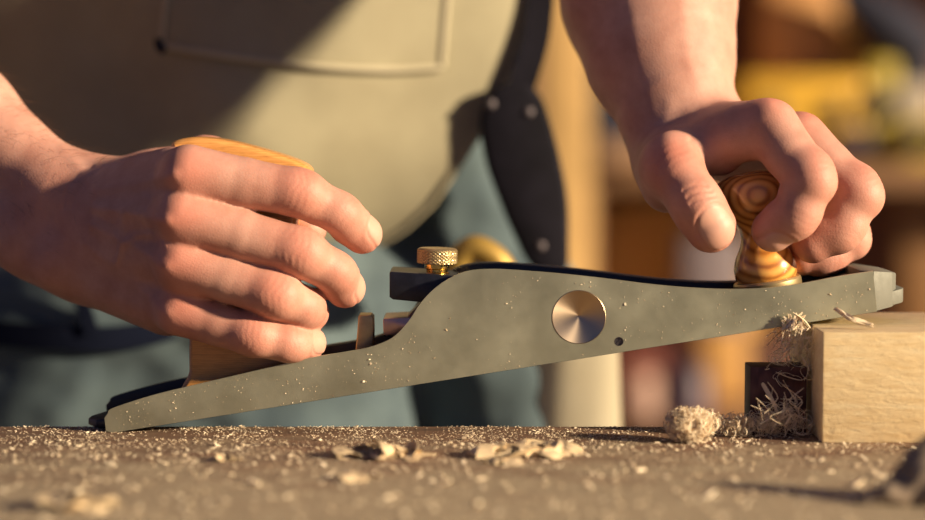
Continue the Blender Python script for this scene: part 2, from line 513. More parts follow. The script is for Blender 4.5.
RH.f.cone(RH.palm, J(672, 150, .098), J(672, 166, .052), .0165, .0140, 0.012)     # thumb metacarpal
RH.f.cone(RH.palm, J(664, 168, .092), J(668, 188, .062), .0150, .0125, 0.014)     # ball of the thumb, below
RH.f.cone(RH.palm, J(700, 138, .080), J(738, 132, .056), .0125, .0110, 0.012)     # web between thumb and index finger
RH.f.cone(RH.palm, J(690, 148, .062), J(742, 138, .052), .0080, .0090, 0.012)
RH.f.cone(RH.palm, J(704, 156, .056), J(722, 160, .064), .0065, .0070, 0.010)
RH.limb([(J(640, -130, .185), 52), (J(649, 0, .150), 46), (J(661, 60, .130), 38.5), (J(675, 105, .112), 28.5), (J(688, 130, .104), 22)], 0.010)
RH.ball(J(662, 134, .104), 16, 0.014); RH.ball(J(706, 122, .112), 15, 0.014)
RH.ridges += [rdg([(700, 118), (735, 108), (765, 104)], 0.6, 3.0), rdg([(676, 104), (669, 130), (666, 152)], 0.4, 4.0),
              rdg([(690, -30), (698, 60), (706, 90), (712, 118)], 0.25, 3.4), rdg([(636, -30), (646, 60), (655, 100), (660, 130)], 0.2, 3.5),
              rdg([(678, 188), (690, 182), (701, 184)], -0.45, 0.9), rdg([(682, 194), (692, 189), (705, 189)], -0.5, 0.9), rdg([(684, 200), (696, 195), (708, 194)], -0.45, 0.9),
              rdg([(690, 140), (702, 152), (709, 172)], -0.9, 1.6)]
RH.reds += [(J(670, 158, .036), .013, 0.55), (J(771, 103, .046), .012, 0.6), (J(812, 115, .066), .012, 0.6), (J(833, 178, .03), .010, .6), (J(878, 190, .05), .010, .5)]

skin = Mat('skin', (0.6, 0.35, 0.25), 0.46)
skin.set('Specular IOR Level', 0.36)
_c = skin.coord()
_n1 = skin.noise(_c, 55, 4, 0.6); _n2 = skin.noise(_c, 420, 3, 0.6); _n3 = skin.noise(_c, 1500, 2, 0.5)
_base = skin.ramp(_n1, [(0.3, (0.40, 0.195, 0.145)), (0.7, (0.55, 0.31, 0.24))])
_base = skin.mix(skin.math('MULTIPLY', _n2, 0.35), _base, (0.38, 0.175, 0.12))
_base = skin.mix(skin.attr('red'), _base, (0.58, 0.17, 0.11))
_base = skin.mix(skin.attr('nail'), _base, (0.53, 0.29, 0.22))
skin.set('Base Color', _base)
skin.set('Roughness', skin.math('SUBTRACT', 0.56, skin.math('MULTIPLY', skin.attr('nail'), 0.05)))
skin.set('Subsurface Weight', 0.10)
skin.b.inputs['Subsurface Radius'].default_value = (1.0, 0.30, 0.15)
skin.b.inputs['Subsurface Scale'].default_value = 0.004
_w = skin.nt.nodes.new('ShaderNodeTexVoronoi'); skin.nt.links.new(skin.coord((1, 1, 1)), _w.inputs['Vector'])
_w.inputs['Scale'].default_value = 700; _w.feature = 'DISTANCE_TO_EDGE'
_h = skin.math('ADD', skin.math('MULTIPLY', skin.ramp(_w.outputs[0], [(0, 0.0), (0.25, 1.0)]), 0.5), skin.math('MULTIPLY', _n3, 0.9))
_h = skin.math('MULTIPLY', _h, skin.math('SUBTRACT', 1.0, skin.attr('nail')))
skin.bump(_h, 0.22, 0.0004)
skin = skin.m

person = empty('person', (-0.1, 0.3, -0.85), 'person in an olive apron and faded jeans, both hands gripping the hand plane', 'person')
parts = [LH.mesh(0.007), RH.mesh(0.007)]
# upper arms, shoulders and chest, beyond the top of the picture
TB = Field((-0.62, 0.10, 0.10), (0.32, 0.52, 0.86), 0.011)
A = TB.new()
for a, b, ra, rb in (((-.268, .112, .135), (-.43, .22, .26), .036, .052), ((-.43, .22, .26), (-.37, .34, .58), .050, .062),
                     ((.100, .150, .25), (.10, .25, .38), .046, .050), ((.10, .25, .38), (.09, .34, .58), .050, .062),
                     ((-.30, .37, .60), (.02, .37, .60), .075, .075), ((-.14, .37, .60), (-.14, .37, .45), .13, .13), ((-.14, .39, .66), (-.14, .39, .80), .058, .055)):
    TB.cone(A, Vector(a), Vector(b), ra, rb, 0.04, 0.06)
V3, Q3 = surface_nets(A, TB.lo, TB.h)
parts.append((V3, Q3, {'red': np.zeros(len(V3)), 'nail': np.zeros(len(V3))}))
off = 0; VV, QQ, RR, NN = [], [], [], []
for V_, Q_, at in parts:
    VV.append(V_); QQ.append(Q_ + off); RR.append(at['red']); NN.append(at['nail']); off += len(V_)
link('body', np_mesh('body', np.concatenate(VV), np.concatenate(QQ), {'red': np.concatenate(RR), 'nail': np.concatenate(NN)}), skin, person)

hair_m = Mat('arm_hair', (0.10, 0.06, 0.035), 0.5).m
V_, Q_, _ = parts[0]; N_ = vnormals(V_, Q_)
ok = np.where((V_[:, 0] < P(104, 0, .09).x) & (N_[:, 2] > .15) & (N_[:, 1] < .5))[0]
pick = RNG.choice(ok, 420, replace=False)
bm = bmesh.new()
for i in pick:
    p, n = Vector(V_[i]), Vector(N_[i])
    d = (Vector((.8, 0, -.45)) + n * random.uniform(.35, .9) + Vector((random.uniform(-.4, .4), random.uniform(-.4, .4), random.uniform(-.3, .3)))).normalized()
    L = random.uniform(.004, .011)
    add_tube(bm, [p - n * .0003, p + d * L * .5, p + d * L + Vector((.2, 0, -.25)) * L * .4], [.00006, .00005, .00002], 3)
tag(obj('arm_hair', bm, hair_m, person), kind='stuff')
# ------------------------------------------------------------------ clothes
def interp(x, pts): return float(np.interp(x, [p[0] for p in pts], [p[1] for p in pts]))
def fabric(name, c, c2, weave=900, rough=0.9, var_scale=14):
    M = Mat(name, c, rough)
    v = M.coord()
    n = M.noise(v, var_scale, 5, 0.6)
    M.set('Base Color', M.ramp(n, [(0.35, c), (0.7, c2)]))
    M.bump(M.noise(v, weave, 2, 0.5), 0.4, 0.0005)
    M.set('Sheen Weight', 0.0 if c[0] < .02 else 0.12)
    if c[0] < .02: M.set('Specular IOR Level', 0.1)
    return M.m
apron_m = fabric('olive_canvas', (0.25, 0.222, 0.14), (0.315, 0.285, 0.185))
seam_m = fabric('olive_seam', (0.37, 0.33, 0.22), (0.44, 0.39, 0.27))
denim_m = fabric('faded_denim', (0.038, 0.062, 0.078), (0.098, 0.14, 0.15), var_scale=9)
navy_m = fabric('navy_webbing', (0.004, 0.006, 0.016), (0.007, 0.010, 0.024))
shirt_m = fabric('dark_shirt', (0.035, 0.05, 0.06), (0.05, 0.07, 0.08))
boot_m = plain('boot_leather', (0.05, 0.03, 0.02), 0.5)

def apron_y(px, py):
    """Depth of the apron's front at a point of its pattern."""
    cx = (px - 230) / 330.0
    y = 0.312 + 0.05 * max(0, abs(cx)) ** 2.4
    y += 0.010 * noise.noise(Vector((px / 130.0, py / 210.0, 1.3))) + 0.012 * math.sin(px / 62.0 + py / 95.0) * max(0, min(1, (py + 20) / 220.0))
    y += 0.026 * max(0, (py - 135) / 110.0) ** 2
    y += 0.006 * math.sin((px - py * 0.8) / 34.0) * max(0, 1 - abs(px - 150) / 170.0)
    return y
EDGE = [(-140, 560), (0, 543), (40, 536), (73, 514), (104, 497), (132, 482), (162, 463), (204, 434), (232, 404), (244, 380), (250, 350)]
def sheet(name, x0, x1, ys, nx, yfun, m, parent, thick=0.0022, hemw=0):
    bm = bmesh.new()
    rows = [[], []]
    for py in ys:
        a, b = x0(py), x1(py)
        for s in (0, 1):
            r = []
            for i in range(nx + 1):
                px = a + (b - a) * i / nx
                r.append(bm.verts.new(P(px, py, yfun(px, py) + s * thick)))
            rows[s].append(r)
    for s in (0, 1):
        for a, b in zip(rows[s][:-1], rows[s][1:]):
            for i in range(nx): bm.faces.new((a[i], a[i + 1], b[i + 1], b[i]))
    n = len(ys)
    for j in range(n - 1):
        for i in (0, nx): bm.faces.new((rows[0][j][i], rows[0][j + 1][i], rows[1][j + 1][i], rows[1][j][i]))
    for j in (0, n - 1):
        for i in range(nx): bm.faces.new((rows[0][j][i], rows[0][j][i + 1], rows[1][j][i + 1], rows[1][j][i]))
    return obj(name, bm, m, parent, 60)
apron = sheet('apron', lambda y: -150, lambda y: interp(y, EDGE), [-140 + 390 * i / 60 for i in range(61)], 90, apron_y, apron_m, person)
hem = bmesh.new()
add_tube(hem, [P(interp(y, EDGE) - 2, y, apron_y(interp(y, EDGE), y) - 0.0005) for y in range(-140, 250, 8)], 0.0022, 6)
obj('hem', hem, apron_m, apron)
PL = lambda y: 172 - (y + 60) * 0.11
PR = lambda y: 457 - (y + 60) * 0.08
PB = lambda x: 46 + 24 * math.sin(min(1, max(0, (x - 160) / 230.0)) * 1.5) - 3 * max(0, (x - 400) / 50.0)
bm = bmesh.new(); g = []
for j in range(15):
    r = []
    for i in range(31):
        px = PL(50) + (PR(50) - PL(50)) * i / 30
        t = j / 14.0
        py = -120 + (PB(px) + 120) * t
        px2 = px + (50 - py) * 0.1
        r.append(bm.verts.new(P(px2, py, apron_y(px2, py) - 0.0028)))
    g.append(r)
for a, b in zip(g[:-1], g[1:]):
    for i in range(30): bm.faces.new((a[i], a[i + 1], b[i + 1], b[i]))
ext = bmesh.ops.extrude_face_region(bm, geom=bm.faces[:])
for e in ext['geom']:
    if isinstance(e, bmesh.types.BMVert): e.co.y += 0.0024
pocket = obj('pocket', bm, apron_m, apron, 60)
sm_ = bmesh.new()
pts = [P(PL(y) + 1, y, apron_y(PL(y), y) - 0.004) for y in range(-110, 46, 8)] + [P(x, PB(x), apron_y(x, PB(x)) - 0.004) for x in range(164, 446, 9)] + [P(PR(y) - 5, y, apron_y(PR(y), y) - 0.004) for y in range(62, -110, -8)]
add_tube(sm_, pts, 0.0020, 6)
pts = [p + Vector((0.0, 0.0, 0.006)) for p in pts[21:50]]
obj('pocket_seam', sm_, seam_m, pocket)
bt = bmesh.new()
add_tube(bt, [P(158, 40, .288), P(160, 48, .286), P(165, 51, .287)], 0.0026, 8)
obj('bar_tack', bt, navy_m, pocket)

# trousers and shirt
TR = Field((-0.33, 0.22, -0.80), (0.16, 0.58, 0.20), 0.0065)
A = TR.new()
for a, b, ra, rb, k in (((-.20, .405, .13), (-.04, .41, .13), .095, .085, .05), ((-.20, .405, .05), (-.03, .42, .06), .095, .075, .04),
                        ((-.136, .405, .05), (-.124, .395, -.40), .112, .10, .035), ((-.27, .405, .12), (-.25, .395, -.40), .10, .10, .05), ((-.15, .395, -.40), (-.16, .42, -.78), .085, .085, .03),
                        ((.0, .40, .10), (.046, .39, -.08), .062, .056, .02), ((.046, .39, -.08), (.055, .41, -.40), .056, .066, .02), ((.055, .41, -.40), (.05, .47, -.78), .066, .08, .02), ((-.02, .48, .06), (-.01, .49, -.40), .07, .06, .02)):
    TR.cone(A, Vector(a), Vector(b), ra, rb, k, 0.07)
V3, Q3 = surface_nets(A, TR.lo, TR.h)
V3 = relax(V3, Q3, 2); _q = np.clip((V3[:, 2] - .035) / .05, 0, 1); V3[:, 1] += .014 + .034 * _q * _q * (3 - 2 * _q); N3 = vnormals(V3, Q3)
dd = np.array([0.006 * noise.noise(Vector((v[0] * 16, v[1] * 16, v[2] * 26))) + 0.004 * noise.noise(Vector((v[0] * 45, v[1] * 45, v[2] * 60))) for v in V3])
V3 = V3 + N3 * dd[:, None]
trousers = link('trousers', np_mesh('trousers', V3, Q3), denim_m, person)
SH = Field((-0.52, 0.18, 0.10), (0.24, 0.60, 0.78), 0.010)
A = SH.new()
for a, b, ra, rb in (((-.19, .43, .16), (-.045, .43, .16), .10, .085), ((-.22, .43, .40), (-.065, .43, .40), .115, .105), ((-.30, .38, .60), (.02, .38, .60), .088, .088), ((-.22, .43, .16), (-.24, .43, .42), .09, .11), ((-.03, .43, .16), (-.05, .43, .42), .065, .10),
                     ((-.41, .25, .36), (-.37, .34, .60), .068, .082), ((.10, .26, .41), (.08, .34, .60), .068, .082)):
    SH.cone(A, Vector(a), Vector(b), ra, rb, 0.04, 0.07)
V3, Q3 = surface_nets(A, SH.lo, SH.h); V3[:, 1] += .026
link('shirt', np_mesh('shirt', V3, Q3), shirt_m, person)
for x, y in ((-.16, .40), (.05, .455)):
    f = Field((x - .07, y - .24, -.86), (x + .07, y + .10, -.70), 0.007); A = f.new()
    f.cone(A, Vector((x, y - .17, -.815)), Vector((x, y, -.80)), .034, .045, .03, .04)
    f.cone(A, Vector((x, y, -.80)), Vector((x, y + .02, -.72)), .045, .048, .03, .04)
    A = np.maximum(A, -(f.ax[2][None, None, :] + 0.849))
    V3, Q3 = surface_nets(A, f.lo, f.h); V3[:, 1] += .026
    link('boot', np_mesh('boot', V3, Q3), boot_m, person)
# dark straps over the thigh
bm = bmesh.new()
def band(bm, pts, w, t=0.0025):
    """A flat strap through points, w metres high."""
    pts = smooth_path(pts, 6)
    rows = []
    for i, p in enumerate(pts):
        d = (pts[min(i + 1, len(pts) - 1)] - pts[max(i - 1, 0)]).normalized()
        u = Vector((0, -1, 0)).cross(d).normalized() * w * 0.5
        rows.append([bm.verts.new(p + u), bm.verts.new(p - u), bm.verts.new(p - u + Vector((0, t, 0))), bm.verts.new(p + u + Vector((0, t, 0)))])
    for a, b in zip(rows[:-1], rows[1:]):
        for j in range(4): bm.faces.new((a[j], a[(j + 1) % 4], b[(j + 1) % 4], b[j]))
    bm.faces.new(rows[0]); bm.faces.new(rows[-1][::-1])
band(bm, [P(-60, 325, .316), P(0, 334, .310), P(60, 338, .307), P(120, 338, .307), P(170, 328, .310), P(215, 310, .318)], 0.0155)
obj('thigh_strap', bm, navy_m, person)
bm = bmesh.new()
band(bm, [P(62, 240, .304), P(74, 280, .302), P(84, 310, .303), P(92, 334, .304)], 0.009)
obj('side_strap', bm, navy_m, person)
brass_soft = Mat('aged_brass', (0.36, 0.23, 0.05), 0.5, 0.4).m
bm = bmesh.new()
pts = smooth_path([P(452, 290, .288), P(460, 262, .288), P(471, 250, .287), P(483, 251, .286), (P(498, 262, .286)), P(508, 280, .288)], 5)
add_tube(bm, pts, [0.0085] * len(pts), 14)
obj('buckle', bm, brass_soft, person)

# ---- rounded plates, used for many small things
def inset(loop, d):
    n = len(loop); out = []
    area = sum(loop[i][0] * loop[(i + 1) % n][1] - loop[(i + 1) % n][0] * loop[i][1] for i in range(n))
    sg = 1 if area > 0 else -1
    for i in range(n):
        a, b, c = Vector(loop[i - 1][:2]), Vector(loop[i][:2]), Vector(loop[(i + 1) % n][:2])
        e1, e2 = (b - a).normalized(), (c - b).normalized()
        n1, n2 = Vector((-e1.y, e1.x)) * sg, Vector((-e2.y, e2.x)) * sg
        q = n1 + n2
        q = q / max(q.length_squared, 0.6) * 2 if q.length > 1e-6 else n1
        out.append(b + q * d * 0.5 * 1.0)
    return out
def rounded_plate(name, loop, y0, y1, r, m, parent=None, n=4, smooth=50):
    """loop: XZ outline; a slab from y0 to y1 with edges rounded by r."""
    rows = []
    for k in range(n + 1):
        a = math.pi / 2 * k / n
        rows.append((r * (1 - math.sin(a)), y0 + r * (1 - math.cos(a))))
    rows += [(d, y1 - (y - y0)) for d, y in reversed(rows)]
    bm = bmesh.new(); R = []
    for d, y in rows:
        R.append([bm.verts.new((q[0], y, q[1])) for q in (inset(loop, d) if d > 1e-9 else [Vector(p[:2]) for p in loop])])
    L = len(loop)
    for a, b in zip(R[:-1], R[1:]):
        for j in range(L): bm.faces.new((a[j], a[(j + 1) % L], b[(j + 1) % L], b[j]))
    for row in (R[0], R[-1]):
        for t in tessellate_polygon([[Vector((v.co.x, v.co.z, 0)) for v in row]]):
            try: bm.faces.new([row[i] for i in t])
            except ValueError: pass
    return obj(name, bm, m, parent, smooth)
def loop_px(pts, Y, n=6, closed=True):
    """A closed smooth outline through photograph points, as XZ pairs at depth Y."""
    q = [P(x, y, Y) for x, y in pts]
    q = [Vector((p.x, p.z)) for p in q]
    if n <= 1: return q
    out = []
    L = len(q)
    for i in range(L):
        p0, p1, p2, p3 = q[i - 1], q[i], q[(i + 1) % L], q[(i + 2) % L]
        for k in range(n):
            t = k / n
            out.append(0.5 * ((2 * p1) + (p2 - p0) * t + (2 * p0 - 5 * p1 + 4 * p2 - p3) * t * t + (3 * p1 - p0 - 3 * p2 + p3) * t ** 3))
    return out

# ---- leather tool sheath at the hip
leather = plain('black_leather', (0.009, 0.008, 0.013), 0.8, var=0.4, scale=30, Specular_IOR_Level=0.12)
sp = P(525, 170, .30)
sheath = empty('tool_sheath', sp, 'black leather tool sheath with dull rivets, hanging at the hip from a strap', 'sheath')
rounded_plate('holster', loop_px([(489, 94), (503, 85), (526, 84), (541, 96), (551, 122), (561, 161), (568, 200), (569, 240), (567, 268), (548, 276), (529, 264), (515, 238), (498, 198), (485, 160), (480, 122)], .334), .331, .347, .0075, leather, sheath)
bm = bmesh.new()
band(bm, [P(512, 112, .339), P(524, 80, .341), P(536, 40, .344), P(541, 0, .347), P(547, -60, .346), P(551, -120, .352)], 0.017, 0.004)
obj('strap', bm, leather, sheath)
rivet_m = Mat('dull_rivet', (0.13, 0.11, 0.12), 0.6, 0.4).m
for q in ((491, 104), (541, 246), (529, 112)):
    bm = bmesh.new()
    add_lathe(bm, [(0.0001, .0016), (.0016, .0014), (.0028, .0004), (.003, 0), (.003, -.002)], Matrix.Translation(P(*q, .3308)) @ Matrix.Rotation(math.pi / 2, 4, 'X'), 16)
    obj('rivet', bm, rivet_m, sheath)

# cream sheet added over the thigh; its colour stands in for sunlit denim
sunlit_leg_m = fabric('sunlit_leg_cream', (0.50, 0.44, 0.30), (0.56, 0.50, 0.36))
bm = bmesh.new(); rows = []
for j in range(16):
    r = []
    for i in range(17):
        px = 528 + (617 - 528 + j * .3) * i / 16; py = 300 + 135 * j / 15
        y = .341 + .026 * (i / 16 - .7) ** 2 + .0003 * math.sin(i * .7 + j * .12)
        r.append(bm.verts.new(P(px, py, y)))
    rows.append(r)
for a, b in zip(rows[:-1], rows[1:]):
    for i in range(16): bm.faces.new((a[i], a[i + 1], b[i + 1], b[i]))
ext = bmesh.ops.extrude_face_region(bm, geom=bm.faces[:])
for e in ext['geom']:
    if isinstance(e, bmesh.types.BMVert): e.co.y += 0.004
tag(obj('sunlit_leg_sheet', bm, sunlit_leg_m, None, 60), 'added cream sheet giving the sunlit tone of the trouser leg, seen below the plane', 'rag')
# ------------------------------------------------------------------ the hand plane
YN, YF = 0.033, 0.085                      # near and far side of its body
steel = Mat('brushed_steel', (0.40, 0.37, 0.27), 0.38, 0.85)
_c = steel.coord((6, 60, 60), (0, math.radians(9), 0))
_n = steel.noise(_c, 18, 5, 0.6); _n2 = steel.noise(steel.coord(), 35, 4, 0.6)
steel.set('Base Color', steel.ramp(_n2, [(0.3, (0.385, 0.385, 0.275)), (0.7, (0.49, 0.485, 0.36))]))
steel.set('Roughness', steel.ramp(_n2, [(0.3, 0.36), (0.7, 0.5)]))
steel.bump(_n, 0.06, 0.0003)
steel = steel.m
bright = Mat('bright_steel', (0.15, 0.15, 0.125), 0.28, 0.25, Specular_IOR_Level=0.3)
bright.set('Roughness', bright.ramp(bright.noise(bright.coord(), 160, 4, 0.7), [(0.3, 0.55), (0.7, 0.75)]))
bright = bright.m
dish_m = Mat('turned_steel', (0.52, 0.41, 0.30), 0.30, 1.0)
dish_m.set('Anisotropic', 0.75)
_t = dish_m.nt.nodes.new('ShaderNodeTangent'); _t.direction_type = 'RADIAL'; _t.axis = 'Y'
dish_m.set('Tangent', _t.outputs[0])
dish_m = dish_m.m
black = plain('black_japanning', (0.012, 0.014, 0.022), 0.38, var=0.3, scale=60, bump=0.25, bscale=500)
capm = plain('dark_cap_iron', (0.018, 0.020, 0.032), 0.38, 0.4, var=0.4, scale=80, bump=0.2, bscale=700)
brass = Mat('brass', (0.62, 0.44, 0.2), 0.40, 0.85)
brass.set('Base Color', brass.ramp(brass.noise(brass.coord(), 120, 3, 0.6), [(0.3, (0.42, 0.31, 0.15)), (0.7, (0.58, 0.45, 0.24))]))
brass = brass.m
tote_m = wood('oiled_tote_wood', (0.42, 0.18, 0.045), (0.60, 0.28, 0.075), (0.72, 0.38, 0.12), (8, 40, 60), 14, 1.0, 0.35, 0.05, coat=0.3, wave=0.12)

TOP = smooth_path([(108, 413, 0), (113, 408, 0), (150, 396, 0), (190, 386, 0), (250, 372, 0), (310, 358, 0), (345, 352, 0), (370, 347, 0), (392, 338, 0), (408, 322, 0), (420, 304, 0), (434, 289, 0), (450, 278, 0), (468, 271, 0),
                   (494, 269, 0), (530, 271, 0), (570, 274.5, 0), (610, 279, 0), (650, 284, 0), (690, 287.5, 0), (730, 289, 0), (770, 287.5, 0), (803, 283, 0), (840, 276, 0), (873, 271, 0)], 5)
def soley(x): return 433.5 - (x - 108) * (433.5 - 311.5) / (877 - 108)
def xz(px, py, Y=YN):
    p = P(px, py, Y); return Vector((p.x, p.z))
side = [xz(p.x, p.y) for p in TOP] + [xz(877, soley(877)), xz(700, soley(700)), xz(400, soley(400)), xz(113, soley(113)), xz(106, 431), xz(104.5, 418)]
plane = empty('hand_plane', (side[-1].x + 0.17, 0.059, 0.0), 'steel bench plane with wooden handles, its heel on the bench, toe on the beam', 'plane')
cc = xz(579, 317); cr = 27.2 / 2033
sc_ = xz(619, 341.5); sr = 4.6 / 2033
circ = lambda c, r, n: [Vector((c.x + r * math.cos(-2 * math.pi * i / n), c.y + r * math.sin(-2 * math.pi * i / n))) for i in range(n)]
poly_prism('cheek', side, [circ(cc, cr, 64), circ(sc_, sr, 24)], YN, YN + .0016, steel, plane, None)
inner = [Vector((p.x, p.y - 0.0004)) for p in side]
def casting(y0, y1, nm='body'):
    poly_prism(nm, inner, [circ(cc, cr + .0004, 64), circ(sc_, sr + .0002, 24)] if y0 < .04 else [], y0, y1, black, plane, 30, 0.0006)
casting(YN + .0017, YN + .0060, 'near_wall'); _in = inner; inner = [Vector((p.x - max(0, xz(210, 390).x - p.x) * .14, p.y)) for p in inner]; casting(YF - .0052, YF - .0017, 'far_wall'); inner = _in
poly_prism('far_cheek', side, [], YF - .0016, YF, steel, plane, 30)
# dished finger recess
bm = bmesh.new()
add_lathe(bm, [(cr * t, 0.0050 * (1 - t ** 1.15)) for t in [0.01, .1, .2, .3, .4, .5, .6, .7, .8, .9, 1.0]] + [(cr, -.0004), (cr - .0003, -.0006)], Matrix.Translation((cc.x, YN + .0003, cc.y)) @ Matrix.Rotation(-math.pi / 2, 4, 'X'), 64, cap=False)
obj('finger_recess', bm, dish_m, plane, 60)
bm = bmesh.new()
M_ = Matrix.Translation((sc_.x, YN + .0005, sc_.y)) @ Matrix.Rotation(math.pi / 2, 4, 'X')
add_lathe(bm, [(sr * .98, -.001), (sr * .98, .0006), (sr * .86, .0006), (sr * .8, -.0002), (0.0001, -.0002)], M_, 24, cap=False)
add_box(bm, (sc_.x, YN + .0006, sc_.y), (sr * 1.5, .0005, .0005), Matrix.Rotation(math.radians(-42), 3, 'Y'))
add_lathe(bm, [(sr * 1.12, -.0006), (sr * 1.12, .0000), (sr * .97, -.0002), (sr * .97, -.0008)], M_, 24, cap=False)
obj('grub_screw', bm, Mat('screw_steel', (0.10, 0.09, 0.10), 0.35, 0.8).m, plane)
# sole and toe
ang = math.atan2(xz(877, soley(877)).y - xz(113, soley(113)).y, xz(877, soley(877)).x - xz(113, soley(113)).x)
def sole_z(x): return xz(113, soley(113)).y + (x - xz(113, soley(113)).x) * math.tan(ang)
bm = bmesh.new()
xs = [xz(q, 400).x for q in (113, 540, 548, 877)]
for a, b in ((xs[0], xs[1]), (xs[2], xs[3])):
    v = []
    for x in (a, b):
        for y in (YN + .0061, YF - .0053):
            for dz in (0.0, .005): v.append(bm.verts.new((x, y, sole_z(x) + dz)))
    for f in ((0, 1, 3, 2), (4, 6, 7, 5), (0, 4, 5, 1), (2, 3, 7, 6), (0, 2, 6, 4), (1, 5, 7, 3)): bm.faces.new([v[i] for i in f])
obj('sole', bm, steel, plane)
def plan_block(name, plan, ztop, m, zb=None, bevel=.0006):
    """plan: (x, y) outline; sides follow the slope of the sole."""
    bm = bmesh.new()
    lo = [bm.verts.new((x, y, (zb or sole_z)(x))) for x, y in plan]
    hi = [bm.verts.new((x, y, ztop(x))) for x, y in plan]
    n = len(plan)
    bm.faces.new(lo[::-1]); bm.faces.new(hi)
    for i in range(n): bm.faces.new((lo[i], lo[(i + 1) % n], hi[(i + 1) % n], hi[i]))
    bmesh.ops.recalc_face_normals(bm, faces=bm.faces)
    if bevel: bmesh.ops.bevel(bm, geom=bm.edges[:], offset=bevel, segments=2, affect='EDGES', profile=.5)
    return obj(name, bm, m, plane)
x8 = xz(873.5, 290).x
topz = xz(873, 271).y
def toe_top(x): return topz + (x - x8) * 0.02 - max(0, x - x8 - .007) * 0.35
w_ = YF - YN
plan_block('toe', [(x8, YN), (x8 + .0110, YN + .0085), (x8 + .0145, YN + .017), (x8 + .0145, YF - .017), (x8 + .0110, YF - .0085), (x8, YF), (x8 - .006, YF - .006), (x8 - .006, YN + .006)], toe_top, bright)
plan_block('toe_lip', [(x8 + .0080, YN + .0065), (x8 + .0172, YN + .014), (x8 + .0185, YN + .018), (x8 + .0185, YF - .018), (x8 + .0172, YF - .014), (x8 + .0080, YF - .0065)], lambda x: sole_z(x) + .0078, bright, lambda x: sole_z(x) + .0006)
xh = side[-1].x
plan_block('heel_tongue', [(xh + .001, YN + .006), (xh - .006, YN + .011), (xh - .012, YN + .022), (xh - .012, YF - .022), (xh - .006, YF - .011), (xh + .001, YF - .006)], lambda x: .0058 + (x - xh) * .15, capm, lambda x: .0006)
# black floor of the casting behind the mouth and under the knob
fl = [(112, 418), (200, 394), (330, 364), (392, 354), (455, 372), (560, 350), (700, 300), (735, 297), (800, 290), (868, 277), (868, soley(868) - 4), (500, soley(500) - 11), (116, soley(116) - 2)]
poly_prism('bed', [xz(a, b, .040) for a, b in fl], [], YN + .0062, YF - .0053, black, plane, 30)
# lever cap, blade, adjuster
rounded_plate('lever_cap', loop_px([(389.5, 273), (391, 271.5), (450, 275.5), (520, 290), (600, 325), (596, 333), (520, 318), (440, 304), (393, 299.5), (389.5, 297)], .043, 1), .0425, .0775, .0008, capm, plane, 3, 40)
rounded_plate('blade', loop_px([(383, 320), (384, 318.5), (414, 317), (520, 345), (590, 352), (590, 355), (520, 352), (412, 333), (386, 336), (383.5, 334.5)], .045, 1), .0445, .0755, .0006, Mat('blade_steel', (0.50, 0.36, 0.33), 0.34, 0.85).m, plane, 2, 40)
rounded_plate('blade_clamp', loop_px([(404, 320), (424, 300), (440, 302), (418, 324)], .050, 1), .049, .070, .0008, Mat('bronzed_steel', (0.16, 0.10, 0.09), 0.4, 0.8).m, plane, 2, 40)
rounded_plate('adjuster_lever', loop_px([(358.5, 316), (360, 314.5), (371, 314.5), (373.5, 317), (374, 332), (373, 352), (370, 366), (357, 368), (355.5, 350), (357.5, 332)], .050, 1), .0475, .0620, .0011, brass, plane, 3, 40)
# knurled brass screw
K = 72
def knurl(i, j):
    u, v = math.pi * j / 7, math.pi * i / 5.5
    return 0.00045 * (min(abs(math.sin(u + v)), abs(math.sin(u - v))) - .45) if 3 <= i <= 24 else 0
bm = bmesh.new()
prof = [(.0062, .0), (.0093, .0002)] + [(.0100, .0005 + .0068 * i / 23) for i in range(24)] + [(.0094, .0078), (.0088, .0081), (.0001, .0081)]
base_ = P(437, 264, .055)
add_lathe(bm, prof, Matrix.Translation(base_) @ Matrix.Rotation(math.radians(1.5), 4, 'Y'), 210, knurl)
screw = obj('cap_screw', bm, brass, plane, 25)
bm = bmesh.new()
add_lathe(bm, [(.0063, -.009), (.0063, -.0045), (.0054, -.0040), (.0054, -.0026), (.0062, -.002), (.0062, .0)], Matrix.Translation(base_), 40)
obj('screw_neck', bm, Mat('polished_brass', (0.75, 0.50, 0.13), 0.2, 1.0).m, screw, 30)
# rear handle
tote = rounded_plate('rear_handle', loop_px([(189, 398), (188.5, 372), (188.5, 345), (190, 315), (193, 280), (188, 240), (178, 200), (171, 165), (170, 146), (176, 140), (196, 137), (225, 140), (262, 149), (296, 160), (309, 168), (310, 176), (303, 196),
               (296, 225), (291, 262), (293, 300), (300, 335), (313, 360), (318, 372), (316, 385)], .046, 5), .0450, .0735, .0055, tote_m, plane, 5, 60)
# front knob
ktop, kbase = P(750.5, 171, .059), P(767.5, 283.5, .059)
kd = (ktop - kbase).normalized()
Mk = Matrix.Translation(kbase) @ kd.to_track_quat('Z', 'Y').to_matrix().to_4x4()
kw = wood('turned_knob_wood', (0.22, 0.07, 0.015), (0.55, 0.24, 0.055), (0.70, 0.36, 0.10), (1, 1, 1), 10, 1.0, 0.28, 0.05, coat=0.6)
_M = [n for n in kw.node_tree.nodes if n.type == 'TEX_WAVE'][0]
kn = Mat('turned_knob_wood_rings', (0.5, 0.22, 0.05), 0.27)
_v = kn.coord((1, 1, 1), (0, 0, 0), (-kbase.x + .008, -kbase.y + .03, -kbase.z - .046))
_w = kn.nt.nodes.new('ShaderNodeTexWave'); _w.wave_type = 'RINGS'; _w.rings_direction = 'SPHERICAL'
kn.nt.links.new(_v, _w.inputs['Vector']); _w.inputs['Scale'].default_value = 62; _w.inputs['Distortion'].default_value = 3.2; _w.inputs['Detail'].default_value = 2; _w.inputs['Detail Scale'].default_value = 0.6
